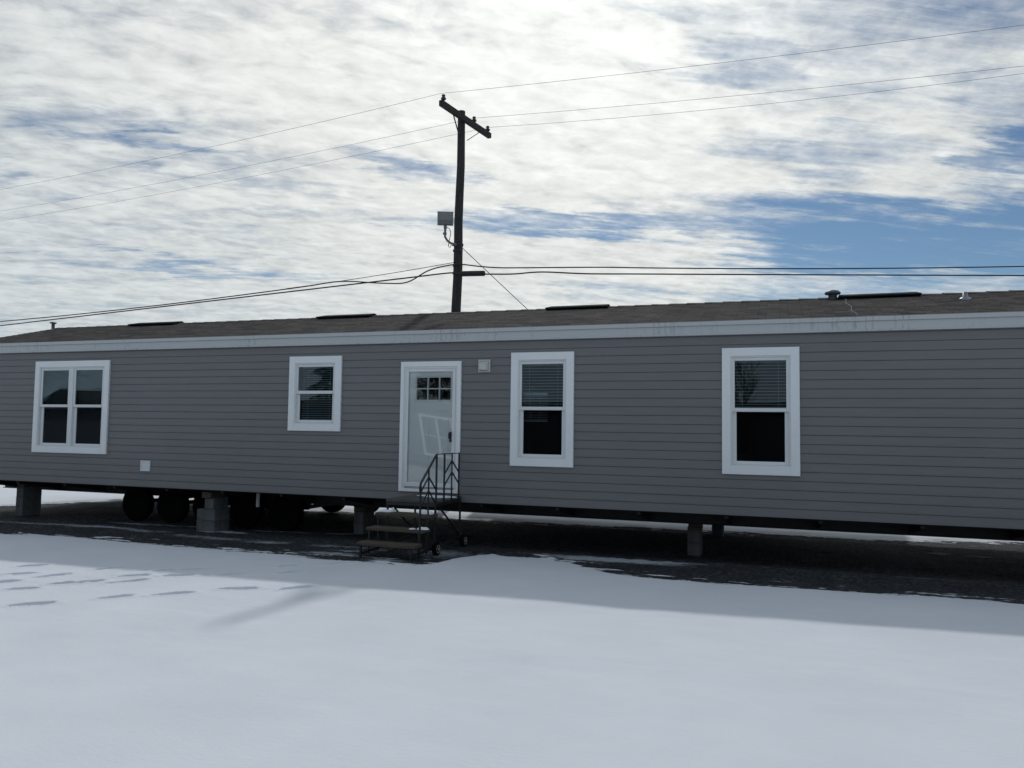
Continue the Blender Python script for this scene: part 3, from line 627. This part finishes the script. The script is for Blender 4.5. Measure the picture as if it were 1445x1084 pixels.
# ------------------------------------------------------------------ entry steps
st=empty('entry_steps',(-5.03,-.9,.1),'portable entry steps with four timber treads and black steel rail','steps')
XL,XR=-5.42,-4.63; PZ=.862
gz=lambda x,y: g0(x,y)
mb=MB()
for k in range(6): mb.cbox(XL+.0,XR,-1.0+k*.162,-1.0+k*.162+.154,PZ-.036,PZ,.004)
build('platform',mb,M['deck'],st)
mb=MB()
for a,b in (((XL+.01,-.98),(XR-.01,-.98)),((XL+.01,-.06),(XR-.01,-.06)),((XL+.01,-.98),(XL+.01,-.06)),((XR-.01,-.98),(XR-.01,-.06))): mb.bar((*a,PZ-.062),(*b,PZ-.062),.03,.045)
posts=[]
for x in (XL+.015,XR-.012):
    for y in (-.97,-.06): mb.bar((x,y,PZ-.04),(x,y,gz(x,y)+.03),.025)
    yy=[(-1.24,.69),(-1.49,.51)]
    for (y,z) in yy: mb.bar((x,y,z-.04),(x,y,gz(x,y)+.04),.022)
    mb.bar((x,-.04,gz(x,-.9)+.12),(x,-1.74,gz(x,-1.7)+.06),.03)      # ground runner
    mb.bar((x,-1.72,.30),(x,-1.72,gz(x,-1.72)+.01),.028); mb.bar((x,-1.52,.30),(x,-1.78,.30),.025)
    mb.bar((x,-1.30,.47),(x,-1.52,.47),.022); mb.bar((x,-1.02,.65),(x,-1.28,.65),.022)
    mb.bar((x,-.06,.28),(x,-.9,.80),.02)
mb.bar((XL+.015,-.06,.5),(XR-.01,-.06,.3),.02)
build('frame',mb,M['black'],st)
for (y,z) in ((-1.135,.688),(-1.375,.508),(-1.63,.334)):
    mb=MB(); mb.cbox(XL-.03,XR+.05,y-.135,y+.125,z-.042,z,.006); build('tread',mb,M['wood'],st)
# railing
rx=XR+.005; mb=MB(); b_=.022
P1=(rx,-.17,1.525); P2=(rx,-.99,1.530); P3=(rx,-1.50,1.145)
mb.bar(P1,P2,.034,.012); mb.bar(P2,P3,.03,.014)
mb.tube([P3,(rx,-1.535,1.10),(rx,-1.525,1.045),(rx,-1.50,1.02)],.009,6)
for y in (-.99,-.715,-.44,-.17): mb.bar((rx,y,1.525),(rx,y,PZ-.05),b_ if y!=-.44 else .018)
mb.bar((rx,-1.50,1.15),(rx,-1.50,gz(rx,-1.5)+.03),.022); mb.bar((rx,-1.245,1.33),(rx,-1.245,.32),.018)
def chev(yc,zc,ya,yb,dz):
    mb.bar((rx,yc,zc),(rx,ya,zc-dz),.016); mb.bar((rx,yc,zc),(rx,yb,zc-dz),.016)
chev(-.44,1.42,-.715,-.17,.19); chev(-.44,1.25,-.715,-.17,.19)
chev(-1.245,1.22,-1.50,-.99,.20); chev(-1.245,1.03,-1.47,-1.02,.19)
build('railing',mb,M['black'],st)
for y,zc_ in ((-.10,.0),(-1.10,.0)):
    gzz=gz(-4.55,y); wv_=build('wheel',MB().lathe((-4.555,y,gzz+.092),[(.055,-.03),(.08,-.034),(.092,-.02),(.092,.02),(.08,.034),(.055,.03)],'x',24),M['rubber'],st)
    build('hub',MB().lathe((-4.555,y,gzz+.092),[(.001,.030),(.018,.036),(.02,.026),(.03,.022),(.052,.034),(.058,.036),(.058,-.02),(.001,-.02)],'x',20),M['lens'],wv_)
# snow lumps left on the treads
def lump(mb,c,rx_,ry_,h,seed):
    rr=random.Random(seed); n=12; vs=[];fs=[]
    rings=[(1,0),(.9,.45),(.6,.85),(.25,1)]
    ph=[1+.22*rr.uniform(-1,1) for _ in range(n)]
    for (q1,hh) in rings:
        for k in range(n):
            t=2*math.pi*k/n; vs.append((c[0]+rx_*q1*ph[k]*math.cos(t),c[1]+ry_*q1*ph[k]*math.sin(t),c[2]+h*hh*(1+.15*rr.uniform(-1,1))))
    for i in range(3):
        for k in range(n): m_=(k+1)%n; fs.append((i*n+k,i*n+m_,(i+1)*n+m_,(i+1)*n+k))
    fs.append(tuple(range(3*n,4*n))); mb.add(vs,fs,True)
mb=MB()
lump(mb,(-5.36,-1.10,.688),.10,.06,.03,1); lump(mb,(-5.27,-1.06,.688),.025,.03,.06,8); lump(mb,(-4.75,-1.12,.688),.085,.05,.055,2); lump(mb,(-4.66,-1.10,.688),.05,.05,.035,3)
lump(mb,(-4.62,-1.38,.508),.09,.07,.03,4); lump(mb,(-4.78,-1.42,.508),.05,.04,.014,5)
lump(mb,(-4.85,-.35,PZ),.24,.16,.016,6); lump(mb,(-5.1,-.25,PZ),.2,.13,.010,7)
sn=build('snow_scraps',mb,M['snowclump']); tag(sn,'small clumps of leftover snow on the step treads','snow',kind='stuff')

# ------------------------------------------------------------------ utility pole
PX,PY=-7.286,5.915
pl=empty('utility_pole',(-7.40,PY,0),'dark weathered wooden utility pole with a slanting crossarm behind the roof','utility pole')
n=14; mb=MB(); pts=[];rs=[]
for k in range(n+1):
    t=k/n; pts.append((-7.395+(PX+7.395)*t+.012*math.sin(k*1.7),PY,9.66*t)); rs.append(.142-.052*t)
mb.tube(pts,rs,20); build('pole_shaft',mb,M['pole'],pl)
a1=Vector((-7.335,4.773,9.416)); a2=Vector((-6.970,7.009,9.416)); off=Vector((0,0,0))
mb=MB(); mb.bar(a1,a2,.10,.13); build('crossarm',mb,M['arm'],pl)
mb=MB(); mb.bar((-7.25,5.28,9.37),(-7.30,5.83,8.98),.028,.012); build('brace',mb,M['poleiron'],pl)
mb=MB(); mb.bar((-7.04,6.55,9.37),(-7.17,5.99,8.95),.028,.012); build('brace',mb,M['poleiron'],pl)
ins=[(-7.303,4.85,9.48),(-7.095,6.243,9.48),(-6.985,6.90,9.48)]
for p in ins:
    mb=MB().lathe(p,[(.012,-.13),(.012,.015),(.030,.02),(.062,.045),(.060,.075),(.040,.085),(.034,.105),(.046,.125),(.040,.15),(.015,.16)],'z',16); build('insulator',mb,M['porcelain'],pl)
# hardware on the shaft
mb=MB()
for z in (5.65,5.84,6.2,6.35):
    mb.lathe((-7.33,PY,z),[(.122,-.02),(.124,.02)],'z',20)
mb.bar((-7.22,5.80,6.16),(-7.17,5.80,6.34),.05,.06); mb.bar((-7.42,5.79,6.3),(-7.30,5.79,6.42),.03)
mb.tube([(-7.24,5.84,9.2),(-7.27,5.82,8),(-7.30,5.80,6.5),(-7.31,5.79,5),(-7.34,5.78,3)],.008,5)
build('pole_hardware',mb,M['poleiron'],pl)
# floodlight
fl=empty('floodlight',(-7.50,5.72,6.3),'grey square floodlight on a curved arm clamped to the pole','floodlight')
fc=Vector((-7.535,5.60,6.93))
ux=Vector((.925,.38,0)).normalized(); tilt=Vector((.36,-.89,-.22)).normalized(); uz=ux.cross(tilt).normalized(); 
if uz.z<0: uz=-uz
def obox(mb,c,hx_,hy_,hz_,b=.02):
    vs=[]
    for (yy,i) in ((-hy_,b),(-hy_+b,0),(hy_-b,0),(hy_,b)):
        for (sx_,sz_) in ((-1,-1),(1,-1),(1,1),(-1,1)):
            vs.append(c+ux*(sx_*(hx_-i))-tilt*yy+uz*(sz_*(hz_-i)))
    fs=[(0,1,2,3),(15,14,13,12)]
    for k in range(3):
        for j in range(4): n_=(j+1)%4; fs.append((4*k+j,4*k+4+j,4*k+4+n_,4*k+n_))
    mb.add(vs,fs)
mb=MB(); obox(mb,fc,.19,.055,.165,.03); build('housing',mb,M['lampbody'],fl)
mb=MB(); obox(mb,fc+tilt*.053+uz*.055,.165,.008,.095,.004); build('lens',mb,M['lens'],fl)
mb=MB(); c0=fc-uz*.17
mb.tube([c0,c0-Vector((0,0,.08))],.04,12); mb.tube([c0-Vector((0,0,.07)),c0+Vector((-.005,0,-.20)),c0+Vector((.0,0,-.27)),c0+Vector((.05,.02,-.36)),c0+Vector((.13,.05,-.42)),c0+Vector((.25,.12,-.455))],.028,12)
mb.tube([c0+Vector((-.01,0,-.17)),c0+Vector((-.01,0,-.21))],.048,12); build('bracket_arm',mb,M['lampbody'],fl)
mb=MB(); mb.tube([c0+Vector((.04,.02,-.04)),c0+Vector((.11,.02,-.08)),c0+Vector((.14,.02,-.2)),c0+Vector((.10,.02,-.36)),c0+Vector((.08,.02,-.5)),c0+Vector((.11,.04,-.54)),c0+Vector((.15,.05,-.46))],.009,6); build('supply_cord',mb,M['wire'],fl)

# ------------------------------------------------------------------ wires
def para(P0,P1,sag,n=40):
    P0=Vector(P0);P1=Vector(P1); return [P0.lerp(P1,k/n)-Vector((0,0,4*sag*(k/n)*(1-k/n))) for k in range(n+1)]
def smooth(P,n=6):
    P=[Vector(p) for p in P]; out=[]
    for i in range(len(P)-1):
        a,b,c,d=P[max(i-1,0)],P[i],P[i+1],P[min(i+2,len(P)-1)]
        for k in range(n):
            t=k/n; out.append(.5*((2*b)+(c-a)*t+(2*a-5*b+4*c-d)*t*t+(3*b-a-3*c+d)*t**3))
    return out+[P[-1]]
def wire(name,pts,r_,mat,label,group,cat):
    o=build(name,MB().tube(pts,r_,6),mat); tag(o,label,cat,group); return o
gpw='thin power wires strung over the crossarm'; gtw='thick communication cables on the pole'
tops=[(p[0],p[1],9.60) for p in ins]
L0=[((-7.303,4.702,9.60),(-52.056,9.406,10.60),.706,(37.697,4.702,10.754),.722,'topmost thin power wire, on the insulator at the crossarm near end'),
    ((-7.095,6.243,9.60),(-51.848,10.947,10.244),.588,(37.905,6.243,10.653),.829,'middle thin power wire of the three over the crossarm'),
    ((-6.985,6.90,9.60),(-51.707,11.618,10.098),.601,(38.046,6.914,13.279),1.563,'lowest thin power wire, on the insulator at the crossarm lower end')]
for (p0,l_,s1,r_,s2,lb) in L0:
    wire('power_wire',para(l_,p0,s1)[:-1]+para(p0,r_,s2),.0036,M['wire_alu'],lb,gpw,'wire')
t1=(-7.33,5.78,5.84); t2=(-7.33,5.78,5.65)
pr=para((-7.2,5.76,5.83),(34.956,21.171,8.821),.848)
pl1=para((-52.083,10.484,6.181),t1,.741)
# lower half cable carries a slack loop just before the pole
wire('communication_cable',smooth(pl1[:-3]+[Vector((-9.4,5.98,5.52)),Vector((-8.7,5.93,5.50)),Vector((-8.1,5.86,5.74)),Vector((-7.6,5.79,5.82)),Vector((-7.2,5.76,5.83)),Vector((-6.7,5.8,5.76)),Vector((-6.2,5.9,5.72)),Vector((-5.4,6.3,5.76))]+pr[3:]),.016,M['wire'],'upper black communication cable with a slack curve left of the pole',gtw,'cable')
pr2=para((-6.4,5.9,5.60),(34.956,21.171,6.35),.05)
wire('communication_cable',smooth(para((-52.083,10.484,4.30),t2,.0)[:-1]+[Vector((-7.5,5.78,5.64)),Vector((-7.2,5.76,5.60)),Vector((-6.4,5.86,5.57)),Vector((-5.9,6.02,5.58)),Vector((-5.3,6.3,5.65))]+pr2[2:]),.018,M['wire'],'lower black communication cable running into the splice case',gtw,'cable')
wire('communication_cable',para((-12.5,6.32,5.59),(-7.33,5.8,5.90),.03,8),.008,M['wire'],'thin steel strand meeting the pole left side above the cables',gtw,'cable')
mb=MB().lathe((0,0,0),[(.03,-.31),(.062,-.295),(.066,-.28),(.066,.28),(.062,.295),(.03,.31)],'x',20)
sc=build('splice_case',mb,M['wire'],None,(0,0,0)); sc.location=(-6.86,5.74,5.585); tag(sc,'black cylindrical cable splice case beside the pole under the cables','splice case')
sc.rotation_euler=(0,R(1),R(4))
wire('guy_wire',[(-7.17,5.80,6.24),(-5.8,7.0,4.80),(-1.2,11.0,0.0)],.009,M['wire_alu'],'thin guy wire slanting from the pole down behind the roof',None,'guy wire')

# ------------------------------------------------------------------ surroundings beyond the picture that shade or mirror in it
bh=empty('neighbouring_home',(-2.9,9.6,0),'second low grey home behind, known by its shade on the snow','house')
mb=MB(); mb.box(-7.4,.75,8.6,12.2,.35,4.2); build('wall',mb,M['siding'],bh)
mb=MB(); mb.add([(-6.8,8.4,4.2),(.95,8.4,4.2),(.95,10.4,4.75),(-6.8,10.4,4.75),(.95,12.4,4.2),(-6.8,12.4,4.2),(-6.8,8.4,4.1),(.95,8.4,4.1),(.95,12.4,4.1),(-6.8,12.4,4.1)],[(0,1,2,3),(3,2,4,5),(6,9,8,7),(0,6,7,1),(4,8,9,5),(0,3,5,9,6),(1,7,8,4,2)]); build('roof',mb,M['shingle'],bh)
mb=MB(); mb.box(-6.5,.65,8.7,12.1,0,.349); build('skirting',mb,M['block'],bh)
M['darkclad']=siding_mat('dark_cladding',(.045,.055,.07))
oh=empty('opposite_home',(-14,-21,0),'grey home opposite, seen mirrored in the window glass','house')
mb=MB(); sheet=[(-15.0,-13.4,.65,2.45),(-4,-2.6,.9,2.4)]
mb.box(-42,4,-24.5,-20.0,.3,2.75); build('wall',mb,M['darkclad'],oh)
mb=MB(); mb.add([(-42.3,-19.7,2.75),(4.3,-19.7,2.75),(4.3,-22.2,3.15),(-42.3,-22.2,3.15),(4.3,-24.8,2.75),(-42.3,-24.8,2.75)],[(0,3,2,1),(3,5,4,2),(0,1,4,5),(0,5,3),(1,2,4)]); 
mb.add([(-38.2,-19.2,2.7),(-32.8,-19.2,2.7),(-35.5,-19.2,3.6),(-38.2,-22.2,2.7),(-32.8,-22.2,2.7),(-35.5,-22.2,3.6)],[(0,1,2),(0,2,5,3),(1,4,5,2)])
build('roof',mb,M['shingle'],oh)
for (a,b,c,d_) in sheet:
    mb=MB(); frame_ring(mb,a,b,c,d_,.12,-20.0,-19.94); 
    mb.box((a+b)/2-.06,(a+b)/2+.06,-19.99,-19.95,c+.1,d_-.1); mb.box(a+.1,b-.1,-19.985,-19.955,(c+d_)/2-.03,(c+d_)/2+.03)
    wv=build('window',mb,M['trim'],oh); build('pane',MB().box(a+.12,b-.12,-20.02,-19.99,c+.12,d_-.12),M['black'],wv)
# bare tree behind the viewer, mirrored in the tall windows
def tree(base,h,seed):
    e=empty('bare_tree',base,'bare tree opposite, seen only as branches mirrored in the glass','tree'); rr=random.Random(seed); mb=MB(); tr=MB()
    def grow_(m_,p,d,l,r_,dep):
        pts=[p]; rs=[r_]
        for k in range(4):
            d=(d+Vector((rr.uniform(-.16,.16),rr.uniform(-.16,.16),rr.uniform(-.02,.1)))).normalized(); p=p+d*l/4; pts.append(p); rs.append(r_*(1-.12*(k+1)))
            if dep>0 and k>0:
                for _ in range(2 if dep>1 else 1):
                    nd=(d+Vector((rr.uniform(-1,1),rr.uniform(-1,1),rr.uniform(.0,.5)))*.8).normalized(); grow_(mb,p,nd,l*rr.uniform(.5,.7),r_*.5,dep-1)
        m_.tube(pts,rs,6,False)
    grow_(tr,Vector(base),Vector((0,0,1)),h,.10,4)
    build('trunk',tr,M['bark'],e); build('crown',mb,M['bark'],e)
tree((-.9,-23.5+4,.1),2.6,3)

M['needles']=simple('evergreen_needles',(.028,.045,.026),.8,var=.3)
def evergreen(base,h,rad,seed,label):  # unseen trees, added to darken the sky mirrored in door and small window
    e=empty('added_evergreen_tree',base,label,'tree'); rr=random.Random(seed); mb=MB()
    for k in range(5200):
        t=rr.random()**.8; z=.8+t*(h-.8); lay=.72+.28*math.sin(z*7.5); r_=rad*(1-(z-.8)/(h-.8))**.8*lay*math.sqrt(rr.uniform(.15,1)); a=rr.uniform(0,6.283)
        c=Vector((base[0]+r_*math.cos(a),base[1]+r_*math.sin(a),base[2]+z-.18*r_)); d=Vector((math.cos(a),math.sin(a),-.35)).normalized()
        s_=Vector((-math.sin(a),math.cos(a),rr.uniform(-.5,.5)))*rr.uniform(.05,.11); l_=rr.uniform(.18,.36)
        mb.add([c-s_,c+s_,c+d*l_+Vector((0,0,rr.uniform(-.06,.06)))],[(0,1,2)])
    build('crown',mb,M['needles'],e); build('trunk',MB().tube([base,(base[0],base[1],base[2]+h*.93)],[.2,.02],10),M['bark'],e)
evergreen((-17.0,-27.0,0),8.6,3.0,11,'taller dark evergreen added unseen behind the opposite home to darken the door glass reflection')
evergreen((-24.6,-28.0,0),7.6,2.6,12,'shorter dark evergreen added unseen behind the opposite home to darken the small window reflection')
